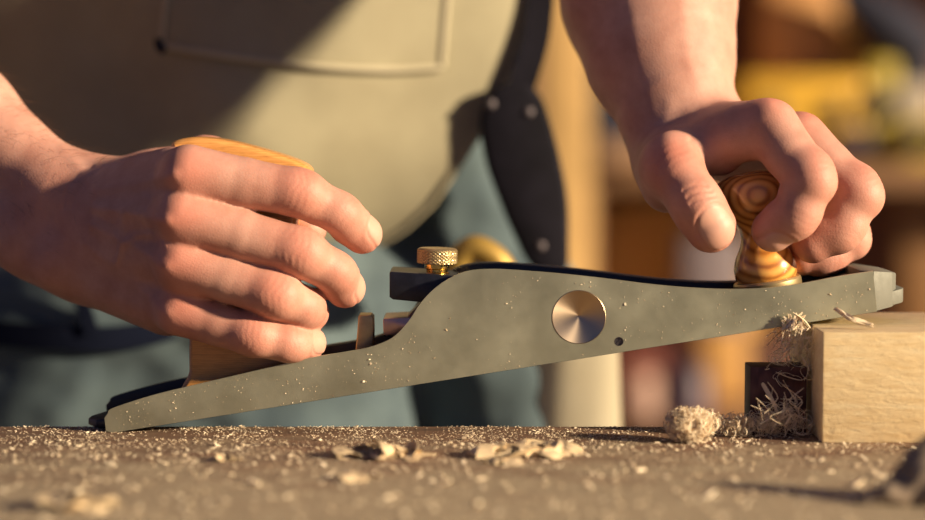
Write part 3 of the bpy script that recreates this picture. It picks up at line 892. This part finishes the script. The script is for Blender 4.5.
_f = kn.math('ADD', kn.math('MULTIPLY', _w.outputs[1], .7), kn.math('MULTIPLY', kn.noise(_v, 130, 4, .6), .3))
kn.set('Base Color', kn.ramp(_f, [(0.12, (0.34, 0.125, 0.025)), (0.4, (0.62, 0.27, 0.055)), (0.85, (0.76, 0.39, 0.095))]))
kn.set('Coat Weight', 0.8); kn.set('Coat Roughness', 0.06)
bm = bmesh.new()
kp = smooth_path([(.0145, .0022, 0), (.0155, .004, 0), (.0158, .009, 0), (.0142, .0145, 0), (.0112, .020, 0), (.0098, .025, 0), (.0108, .0300, 0), (.0150, .0345, 0), (.0192, .039, 0), (.0212, .0445, 0), (.0200, .0510, 0), (.0140, .0555, 0), (.005, .0572, 0), (.0002, .0574, 0)], 4)
add_lathe(bm, [(p.x, p.y) for p in kp], Mk, 64)
knob = obj('front_knob', bm, kn.m, plane, 60)
bm = bmesh.new()
add_lathe(bm, [(.0150, -.0030), (.0168, -.0028), (.0172, -.002), (.0172, .0012), (.0166, .0022), (.0150, .0024)], Mk, 64)
obj('brass_collar', bm, brass, knob, 30)
# ------------------------------------------------------------------ bench, beam, offcut
bench_m = Mat('dusty_bench_wood', (0.3, 0.2, 0.1), 0.75)
_v = bench_m.coord((3, 26, 26)); _v1 = bench_m.coord()
_g = bench_m.noise(_v, 5, 6, 0.6, 0.4); _d = bench_m.noise(bench_m.coord((1, 1.8, 1)), 20, 6, 0.6); _d2 = bench_m.noise(_v1, 480, 3, 0.6)
_wood = bench_m.ramp(_g, [(0.3, (0.075, 0.028, 0.014)), (0.55, (0.17, 0.075, 0.035)), (0.75, (0.26, 0.13, 0.065))])
_dust = bench_m.ramp(_d2, [(0.35, (0.25, 0.19, 0.11)), (0.7, (0.52, 0.42, 0.27))])
_s = bench_m.nt.nodes.new('ShaderNodeSeparateXYZ'); bench_m.nt.links.new(_v1, _s.inputs[0])
_m = bench_m.math('MULTIPLY', bench_m.math('ADD', _s.outputs[1], -0.02), -7.0)       # more dust lies towards the front
_m = bench_m.ramp(bench_m.math('ADD', _m, bench_m.math('MULTIPLY', bench_m.math('ADD', _d, -0.5), 3.0)), [(-0.0, 0.08), (1.0, 0.88)])
bench_m.set('Base Color', bench_m.mix(_m, _wood, _dust))
bench_m.bump(bench_m.math('ADD', _d2, bench_m.math('MULTIPLY', _g, .6)), 0.5, 0.001)
bench_m = bench_m.m
BE = 0.054
bench = empty('workbench', (0, -0.3, -0.85), 'dusty brown workbench top with sawdust all over it, under the plane', 'workbench')
bm = bmesh.new(); add_box(bm, (0, (BE - .70) / 2, -.03), (2.2, BE + .70, .06), None, .002)
obj('worktop', bm, bench_m, bench)
leg_m = wood('bench_leg_wood', (0.10, 0.05, 0.025), (0.2, 0.11, 0.06), (0.3, 0.17, 0.1), (12, 12, 1))
for x in (-.98, .98):
    for y in (-.62, 0.0):
        bm = bmesh.new(); add_box(bm, (x, y, -.455), (.09, .09, .79), None, .003); obj('leg', bm, leg_m, bench)
beam_m = Mat('pale_pine', (0.7, 0.5, 0.28), 0.62)
_v = beam_m.coord((5, 30, 34)); _v1 = beam_m.coord((10, 60, 34))
_g = beam_m.noise(_v, 9, 6, 0.6, 0.5)
_h = beam_m.noise(_v1, 9, 5, 0.7, 0.6)
beam_m.set('Base Color', beam_m.ramp(_g, [(0.25, (0.80, 0.57, 0.27)), (0.55, (0.90, 0.70, 0.39)), (0.8, (0.95, 0.80, 0.50))]))
beam_m.bump(_h, 0.35, 0.0016)
BX = P(822, 443, 0).x
bm = bmesh.new(); add_box(bm, (BX + .30, .050, .02675), (.60, .100, .0535), None, .0007)
tag(obj('timber_beam', bm, beam_m.m), 'pale rough-sawn timber beam lying on the bench under the toe of the plane', 'timber')
dark_m = wood('dark_hardwood', (0.045, 0.012, 0.012), (0.085, 0.028, 0.025), (0.12, 0.05, 0.04), (16, 16, 3), 20, rough=0.6)
q0, q1 = P(750, 400, .030), P(750, 367, .030)
bm = bmesh.new(); add_box(bm, (q0.x + .0140, .0405, q1.z / 2), (.028, .021, q1.z), None, .0006)
tag(obj('hardwood_block', bm, dark_m), 'small dark reddish hardwood block standing left of the pale beam', 'block')
bm = bmesh.new(); add_box(bm, (0, 2.0, -.87), (14, 12, .04))
tag(obj('floor', bm, plain('concrete_floor', (0.16, 0.13, 0.11), 0.8)), kind='structure')

# ------------------------------------------------------------------ shavings and dust
shav = Mat('shaving_wood', (0.78, 0.60, 0.38), 0.6)
shav.set('Base Color', shav.ramp(shav.noise(shav.coord(), 90, 3, .5), [(0.3, (0.82, 0.68, 0.47)), (0.7, (0.96, 0.87, 0.68))]))
_tl = shav.nt.nodes.new('ShaderNodeBsdfTranslucent'); _tl.inputs[0].default_value = (0.85, 0.68, 0.45, 1)
_mx = shav.nt.nodes.new('ShaderNodeMixShader'); _mx.inputs[0].default_value = 0.30
shav.nt.links.new(shav.b.outputs[0], _mx.inputs[1]); shav.nt.links.new(_tl.outputs[0], _mx.inputs[2])
shav.nt.links.new(_mx.outputs[0], shav.nt.nodes['Material Output'].inputs['Surface'])
shav = shav.m
def rv(s=1.0): return Vector((random.uniform(-1, 1), random.uniform(-1, 1), random.uniform(-1, 1))) * s
def strip(bm, pts, w, t):
    """A thin ribbon with real thickness."""
    n = len(pts); u = rv().normalized(); rows = []
    for i in range(n):
        d = (pts[min(i + 1, n - 1)] - pts[max(i - 1, 0)]).normalized()
        u = (u - d * u.dot(d)).normalized(); v = d.cross(u)
        k = w * (0.35 + 0.65 * math.sin(math.pi * (i + .5) / n))
        rows.append([bm.verts.new(pts[i] + u * a * k * .5 + v * b * t * .5) for a, b in ((1, 1), (-1, 1), (-1, -1), (1, -1))])
    for a, b in zip(rows[:-1], rows[1:]):
        for j in range(4): bm.faces.new((a[j], a[(j + 1) % 4], b[(j + 1) % 4], b[j]))
    bm.faces.new(rows[0]); bm.faces.new(rows[-1][::-1])
def clump(c, r, n, w=0.0009, t=0.00018, curl=0.8, tight=1.0, floor=0.0005):
    bm = bmesh.new()
    for _ in range(n):
        d = rv(); d = d.normalized() * (random.random() ** 0.5) * tight
        s = Vector((c[0] + d.x * r[0], c[1] + d.y * r[1], c[2] + d.z * r[2]))
        ax = rv().normalized(); u = ax.orthogonal().normalized(); v = ax.cross(u)
        R_ = random.uniform(.25, .8) * curl * min(r); T = random.uniform(1.5, 6.0); pitch = random.uniform(-.3, .3) * min(r)
        m = 6 + int(T * 3.5); pts = []
        for i in range(m):
            a = T * i / m
            p = s + (u * math.cos(a) + v * math.sin(a)) * R_ * (1 - .25 * i / m) + ax * pitch * i / m
            p.z = max(p.z, floor + random.random() * .0006)
            pts.append(p)
        strip(bm, pts, w * random.uniform(.5, 1.4), t)
    return bm
def put(name, bm, label, group=None, m=None):
    return tag(obj(name, bm, m or shav, None, 60), label, 'wood shaving', group)
c = P(689.5, 424, .002)
bm = clump((c.x, c.y, .0085), (.0110, .0085, .0078), 2200, .00038, .00012, .55, 1.0)
_r = bmesh.ops.create_icosphere(bm, subdivisions=4, radius=1.0)
for v in _r['verts']:
    k = .86 + .12 * noise.noise(v.co * 7); v.co = Vector((c.x + v.co.x * .0102 * k, c.y + v.co.y * .008 * k, max(.0006, .0082 + v.co.z * .0074 * k)))
put('shaving_ball', bm, 'round fluffy ball of fine pale shavings on the bench, left of the tangle')
bm = clump((P(710, 420, .004).x, .004, .0085), (.005, .005, .0075), 26, .0005, .00018, 1.2); put('loose_curl', bm, 'thin loose curls beside the round ball of shavings')
c = P(740, 425, .022); bm = clump((c.x, c.y, .0055), (.015, .008, .0055), 300, .0004, .00012, .8); put('shaving_tangle', bm, 'low wispy tangle of shavings between the ball and the beam')
c = P(782, 424, .020); bm = clump((c.x, c.y, .0075), (.015, .010, .0068), 260, .00035, .0001, .9)
for k in range(30):
    a = P(random.uniform(760, 806), random.uniform(405, 430), random.uniform(.008, .026)); strip(bm, smooth_path([a, a + Vector((random.uniform(-.006, .006), 0, .004)), a + Vector((random.uniform(-.01, .01), 0, random.uniform(.004, .012)))], 4), .0006, .00018)
put('shaving_heap', bm, 'grey wispy heap of shavings against the foot of the beam')
bm = bmesh.new(); strip(bm, smooth_path([P(779, 416, .020), P(772, 400, .020), P(764, 386, .021), P(762, 383, .021)], 5), .0022, .0003)
put('shaving_splinter', bm, 'straight splinter of shaving leaning up before the dark block')
# ribbons caught between sole and beam
bm = bmesh.new()
for k in range(70):
    a = P(random.uniform(784, 815), random.uniform(326, 350), random.uniform(.018, .045))
    L = random.uniform(.004, .016); dx = random.uniform(-.9, .35)
    e = a + Vector((dx * L, random.uniform(-.3, .3) * L, random.uniform(-1.0, .25) * L))
    mid = a.lerp(e, .5) + rv(.0025)
    strip(bm, smooth_path([a, mid, e, e + rv(.003)], 5), random.uniform(.0002, .0007), .00012)
for k in range(40):
    a = P(random.uniform(780, 812), 330, random.uniform(.026, .031)); e = P(random.uniform(780, 806), random.uniform(312, 326), .030)
    strip(bm, smooth_path([a, a.lerp(e, .5) + rv(.001), e], 5), .0012, .0002)
for k in range(60):
    a = P(random.uniform(775, 812), random.uniform(340, 385), random.uniform(.020, .045))
    ax = rv().normalized(); u = ax.orthogonal(); v = ax.cross(u); R_ = random.uniform(.0015, .005); T = random.uniform(2, 6)
    strip(bm, [a + (u * math.cos(T * i / 14) + v * math.sin(T * i / 14)) * R_ + ax * .0002 * i for i in range(14)], random.uniform(.0002, .0005), .00012)
put('shaving_tuft', bm, 'tuft of pale frayed shavings hanging from the edge where plane meets beam')
bm = bmesh.new()
strip(bm, smooth_path([P(776, 372, .03), P(788, 377, .028), P(800, 380, .026), P(806, 378, .026)], 5), .0045, .0003)
strip(bm, smooth_path([P(783, 380, .03), P(790, 392, .03), P(797, 402, .029), P(794, 404, .029)], 5), .0010, .0003)
put('curled_shaving', bm, 'wider curled shaving hanging below the tuft beside the beam end')
bm = bmesh.new()
a0 = [P(835, 309, .020), P(843, 314, .016), P(851, 319, .012), P(862, 322.5, .012), P(872, 325.5, .011)]
for p in a0: p.z = max(p.z, .0545)
for k in range(14): strip(bm, smooth_path([p + rv(.0009) for p in a0], 5), random.uniform(.001, .0022), .0003)
put('wispy_shaving', bm, 'pale wisp of shaving lying on top of the beam below the toe')
# chips and curls in the blurred front of the bench
def wide_curl(px, Y, z, R_, turns, w, ax, th=.0004, start=0.0):
    bm = bmesh.new(); c = P(px, 400, Y); c.z = z
    ax = Vector(ax).normalized(); u = ax.orthogonal().normalized(); v = ax.cross(u); n = int(10 + turns * 16); rows = []
    for i in range(n):
        a = start + turns * 2 * math.pi * i / n; r = R_ * (1 - .35 * i / n)
        d = u * math.cos(a) + v * math.sin(a); p = c + d * r + ax * .002 * math.sin(a)
        q = []
        for s, t in ((-.5, 0), (.5, 0), (.5, th), (-.5, th)):
            k = p + ax * w * s * (1 + .15 * math.sin(i * .9)) + d * t; k.z = max(k.z, .0006 + (t > 0) * .0003); q.append(bm.verts.new(k))
        rows.append(q)
    for a, b in zip(rows[:-1], rows[1:]):
        for j in range(4): bm.faces.new((a[j], a[(j + 1) % 4], b[(j + 1) % 4], b[j]))
    bm.faces.new(rows[0]); bm.faces.new(rows[-1][::-1])
    return bm
dull = plain('dusty_shaving', (0.60, 0.46, 0.28), .8, scale=90)
def heap(px, Y, rx, rz, n, w, label):
    c = P(px, 440, Y)
    bm = clump((c.x, Y, rz * .6), (rx, rx * .6, rz), n * 2 // 3, w * 2.0, .0004, 3.4)
    for v in bm.verts: v.co.z = .0005 + (v.co.z - .0004) * .42
    put('curled_shaving', bm, label, None, dull)
heap(520, -.034, .022, .0040, 60, .0050, 'broad pale heap of curled shavings at the blurred front, near the middle')
heap(555, -.026, .012, .0042, 22, .0040, 'tall pale curl at the far end of the broad heap of shavings')
heap(388, -.040, .018, .0040, 44, .0048, 'brownish curled shavings at the blurred front, left of the broad heap')
heap(498, -.060, .007, .0020, 10, .0040, 'small pale chip lying just before the broad heap')
heap(70, -.165, .016, .004, 26, .0050, 'pale curled shavings at the lower left corner of the bench')
heap(360, -.100, .006, .0022, 9, .0040, 'little pale chip before the brownish curled shavings')
heap(225, -.050, .006, .0022, 9, .0035, 'little pale chip on the bench below the rear wooden handle')
grey = plain('weathered_shaving', (0.20, 0.15, 0.105), 0.8, var=0.5, scale=120)
bm = bmesh.new()
OF = Field((.135, -.215, -.006), (.30, -.085, .07), .0022); A = OF.new()
def oc(px, py, Y, r): return P(px, py, Y), r
for a, b in ((oc(941, 492, -.150, .015), oc(924, 466, -.148, .0085)), (oc(871, 506, -.155, .0045), oc(931, 491, -.152, .012)), (oc(851, 509, -.156, .003), oc(886, 503, -.154, .0065)),
             (oc(911, 476, -.148, .006), oc(936, 445, -.146, .006))):
    OF.cone(A, a[0], b[0], a[1], b[1], .006, .02)
A = np.maximum(A, -(OF.ax[2][None, None, :] - .0004))
V3, Q3 = surface_nets(A, OF.lo, OF.h); N3 = vnormals(V3, Q3)
V3 = V3 + N3 * np.array([.002 * noise.noise(Vector(v) * 160) for v in V3])[:, None]
tag(link('bark_offcut', np_mesh('bark_offcut', V3, Q3), grey), 'rough grey-brown wood offcut, very blurred, in the lower right corner', 'offcut')

def flakes(n, place, size, name, label):
    vs, fs = [], []
    for _ in range(n):
        c, nrm = place(); s = size * random.uniform(.4, 1.6) * (2.2 if random.random() < .06 else 1)
        u = (rv() - nrm * 0).cross(nrm).normalized(); v = nrm.cross(u); u = (u + nrm * random.uniform(-.5, .5)).normalized()
        asp = random.uniform(.25, .8); k = len(vs)
        t = nrm * s * .22
        for z in (0, 1):
            for a, b in ((-1, -asp), (1, -asp * .7), (.8, asp), (-.9, asp * .8)): vs.append(c + u * a * s * .5 + v * b * s * .5 + t * z)
        fs += [(k, k + 1, k + 2, k + 3), (k + 4, k + 7, k + 6, k + 5), (k, k + 4, k + 5, k + 1), (k + 1, k + 5, k + 6, k + 2), (k + 2, k + 6, k + 7, k + 3), (k + 3, k + 7, k + 4, k)]
    o = pymesh(name, vs, fs, shav, None, None)
    return tag(o, label, 'sawdust', kind='stuff')
def on_bench():
    while True:
        y = BE - .001 - abs(random.gauss(0, .075)) if random.random() < .6 else random.uniform(-.2, BE - .001)
        x = random.uniform(-.31, .27)
        if noise.noise(Vector((x * 30, y * 30, 3))) < random.uniform(-.6, .5): continue
        if x > BX - .001 and y > -.001: continue
        return Vector((x, y, .0002)), Vector((0, 0, 1))
flakes(15000, on_bench, .00055, 'sawdust', 'pale sawdust scattered all over the bench top')
def on_front():
    return Vector((random.uniform(-.26, .24), random.uniform(-.20, .01), .0002)), Vector((0, 0, 1))
flakes(700, on_front, .0019, 'wood_chips', 'coarser pale wood chips strewn over the front of the bench')
def on_cheek():
    while True:
        px = random.uniform(112, 870); t = interp(px, [(p.x, p.y) for p in TOP]); b = soley(px)
        py = random.uniform(t + 2, b - 1)
        if (px - 579) ** 2 + (py - 317) ** 2 < 29 ** 2 or noise.noise(Vector((px / 40, py / 30, 9))) < random.uniform(-.5, .6): continue
        p = P(px, py, YN); p.y = YN - .0001
        return p, Vector((0, -1, 0))
flakes(420, on_cheek, .00042, 'sawdust', 'tiny sawdust specks clinging to the steel side of the plane')

# ------------------------------------------------------------------ the workshop behind, far out of focus
wallm = wood('warm_wall_boards', (0.20, 0.10, 0.055), (0.30, 0.165, 0.085), (0.40, 0.24, 0.12), (1, 1, 6), 3, rough=0.8)
bm = bmesh.new(); add_box(bm, (0, 4.6, 1.2), (9, .08, 4.1)); tag(obj('wall_back', bm, wallm), kind='structure')
def block_px(name, x0, y0, x1, y1, Y, depth, c, label=None, cat=None, parent=None, bevel=.01, m=None, rough=.6):
    a, b = P(x0, y0, Y), P(x1, y1, Y)
    bm = bmesh.new(); add_box(bm, ((a.x + b.x) / 2, Y + depth / 2, (a.z + b.z) / 2), (abs(b.x - a.x), depth, abs(a.z - b.z)), None, bevel)
    o = obj(name, bm, m or plain(name + '_surface', c, rough, scale=6, var=.12), parent)
    return tag(o, label, cat) if label else o
pale = plain('planed_post_wood', (0.58, 0.36, 0.13), .6, scale=4)
a, b = P(541, 0, 2.3), P(592, 0, 2.3)
bm = bmesh.new(); add_box(bm, ((a.x + b.x) / 2, 2.35, .65), (b.x - a.x, .1, 3.0), None, .004)
tag(obj('timber_post', bm, pale), 'upright golden timber post behind the sheath, from the floor up', 'post')
# shelving
sh = empty('shelving', (P(760, 300, 2.8).x, 3.0, -.85), 'brown wooden shelving unit far behind the hand on the knob', 'shelving')
brown = plain('brown_shelf_wood', (0.30, 0.16, 0.075), .7, scale=4)
red = plain('reddish_shelf_back', (0.13, 0.055, 0.035), .8, scale=3)
X0, X1 = P(596, 0, 2.8).x, P(1900, 0, 2.8).x
def shelf(y, t=.03):
    z = P(700, y, 2.8).z; bm = bmesh.new(); add_box(bm, ((X0 + X1) / 2, 3.0, z), (X1 - X0, .4, t), None, .004); obj('shelf', bm, brown, sh); return z
z1 = shelf(177, .045); z2 = shelf(420, .04); z3 = shelf(-160, .04)
for x in (X0 - .02, X1 + .02):
    bm = bmesh.new(); add_box(bm, (x, 3.0, .20), (.04, .42, 2.1), None, .004); obj('upright', bm, brown, sh)
bm = bmesh.new(); add_box(bm, ((X0 + X1) / 2, 3.215, .20), (X1 - X0, .02, 2.1)); obj('back_panel', bm, red, sh)
yel = plain('yellow_plastic', (0.66, 0.38, 0.035), .45, scale=3, var=.06)
yel2 = plain('yellow_green_plastic', (0.50, 0.38, 0.05), .45, scale=3, var=.06)
navy = plain('dark_blue_plastic', (0.010, 0.011, 0.028), .8)
def case_px(nm, label, x0, y0, x1, y1, Y, m, dz=0):
    a, b = P(x0, y1, Y), P(x1, y0, Y)
    o = empty(nm, ((a.x + b.x) / 2, Y + .09, a.z), label, 'tool case')
    bm = bmesh.new(); add_box(bm, ((a.x + b.x) / 2, Y + .09, (a.z + b.z) / 2), (b.x - a.x, .18, b.z - a.z), None, .012, 3); obj('shell', bm, m, o)
    for s in (-.25, .25):
        bm = bmesh.new(); add_box(bm, ((a.x + b.x) / 2 + s * (b.x - a.x), Y - .006, b.z - (b.z - a.z) * .4), (.03, .012, .045), None, .003); obj('latch', bm, navy, o)
    return o
zt = z1 + .0225
def ypx(z, Y): return None
case_px('tool_case', 'long yellow tool case on the shelf behind the knuckles', 742, 76, 868, 164, 2.86, yel)
case_px('tool_case', 'yellow-green tool case at the far end of the shelf, beside the longer one', 867, 60, 898, 166, 2.86, yel2)
case_px('tool_case', 'yellow-green case half outside the picture, at the right edge of the shelf', 900, 122, 960, 168, 2.82, yel2)
block_px('carton', 765, -30, 838, 90, 3.04, .12, (0.60, 0.31, 0.11), 'tall orange-brown carton standing behind the long yellow case', 'carton')
block_px('carton', 840, 20, 880, 90, 3.04, .12, (0.55, 0.33, 0.08), 'tan carton standing behind the yellow cases, right of the tall one', 'carton')
block_px('tin', 897, 82, 935, 122, 2.86, .14, (0.45, 0.38, 0.28), 'pale grey tin sitting on the half-hidden case at the shelf end', 'tin')
# power drill with a dark slanting body
dr = empty('power_drill', P(893, 60, 2.7), 'dark blue power tool hanging slantwise above the yellow cases', 'power tool')
bm = bmesh.new(); add_tube(bm, [P(845, -12, 2.97), P(868, 10, 2.97), P(900, 36, 2.97), P(925, 60, 2.97)], [.03, .045, .055, .05], 20); obj('motor_body', bm, navy, dr)
bm = bmesh.new(); add_tube(bm, [P(908, 30, 2.97), P(912, 62, 2.97), P(914, 86, 2.97)], [.04, .045, .05], 16); obj('grip', bm, navy, dr)
bm = bmesh.new(); add_tube(bm, [P(846, -12, 2.97), P(836, -22, 2.97), P(826, -30, 2.97)], [.03, .02, .012], 16); obj('chuck', bm, rivet_m, dr)
block_px('battery_pack', 838, 128, 872, 150, 2.80, .055, (0.03, 0.025, 0.06), 'small dark battery pack before the long yellow case', 'battery pack')
block_px('tool_box', 588, 62, 632, 138, 2.72, .2, (0.02, 0.022, 0.045), 'dark navy box on the shelf behind the forearm', 'box')
block_px('plank_stack', 592, 140, 655, 166, 2.72, .2, (0.34, 0.20, 0.11), 'brown plank stack under the dark navy box', 'planks')
block_px('plywood_panel', 592, 202, 770, 330, 3.05, .03, (0.60, 0.34, 0.09), 'orange plywood sheet leaning in the shelving behind the thumb', 'panel')
block_px('storage_bin', 684, 238, 745, 330, 2.85, .16, (0.20, 0.16, 0.17), 'grey-purple storage bin before the orange plywood sheet', 'bin')
block_px('cabinet_panel', 900, 190, 960, 330, 2.95, .04, (0.26, 0.13, 0.045), 'amber board upright at the right edge behind the toe', 'board')
# things below the plane, far behind
def jar(nm, label, px, y0, y1, Y, r, m, lidm=None):
    a, b = P(px, y1, Y), P(px, y0, Y); H = b.z - a.z
    o = empty(nm, a, label, 'jar'); bm = bmesh.new()
    add_lathe(bm, [(r * .9, 0), (r, H * .05), (r, H * .72), (r * .82, H * .84), (r * .8, H * .86)], Matrix.Translation(a), 32); obj('jar_body', bm, m, o)
    bm = bmesh.new(); add_lathe(bm, [(r * .84, H * .86), (r * .88, H * .88), (r * .88, H * .99), (r * .8, H)], Matrix.Translation(a), 32); obj('lid', bm, lidm or m, o)
zs = P(700, 420, 2.8).z + .02
rosy = plain('rosy_glaze', (0.42, 0.26, 0.20), .5); maroon = plain('maroon_paint', (0.22, 0.07, 0.06), .6); plum = plain('dark_plum_paint', (0.05, 0.025, 0.045), .5)
jar('storage_jar', 'rosy beige round jar below the plane, right of the sunlit trouser leg', 640, 372, 417, 2.82, .040, rosy)
jar('storage_jar', 'dark plum round pot below the plane, between rosy jar and orange board', 686, 362, 417, 2.82, .046, plum)
block_px('maroon_crate', 615, 325, 690, 417, 2.98, .16, (0.22, 0.075, 0.06), 'maroon crate behind the rosy jar', 'crate')
block_px('orange_board', 698, 325, 748, 417, 2.95, .05, (0.50, 0.27, 0.075), 'orange upright board behind the shavings ball', 'board')
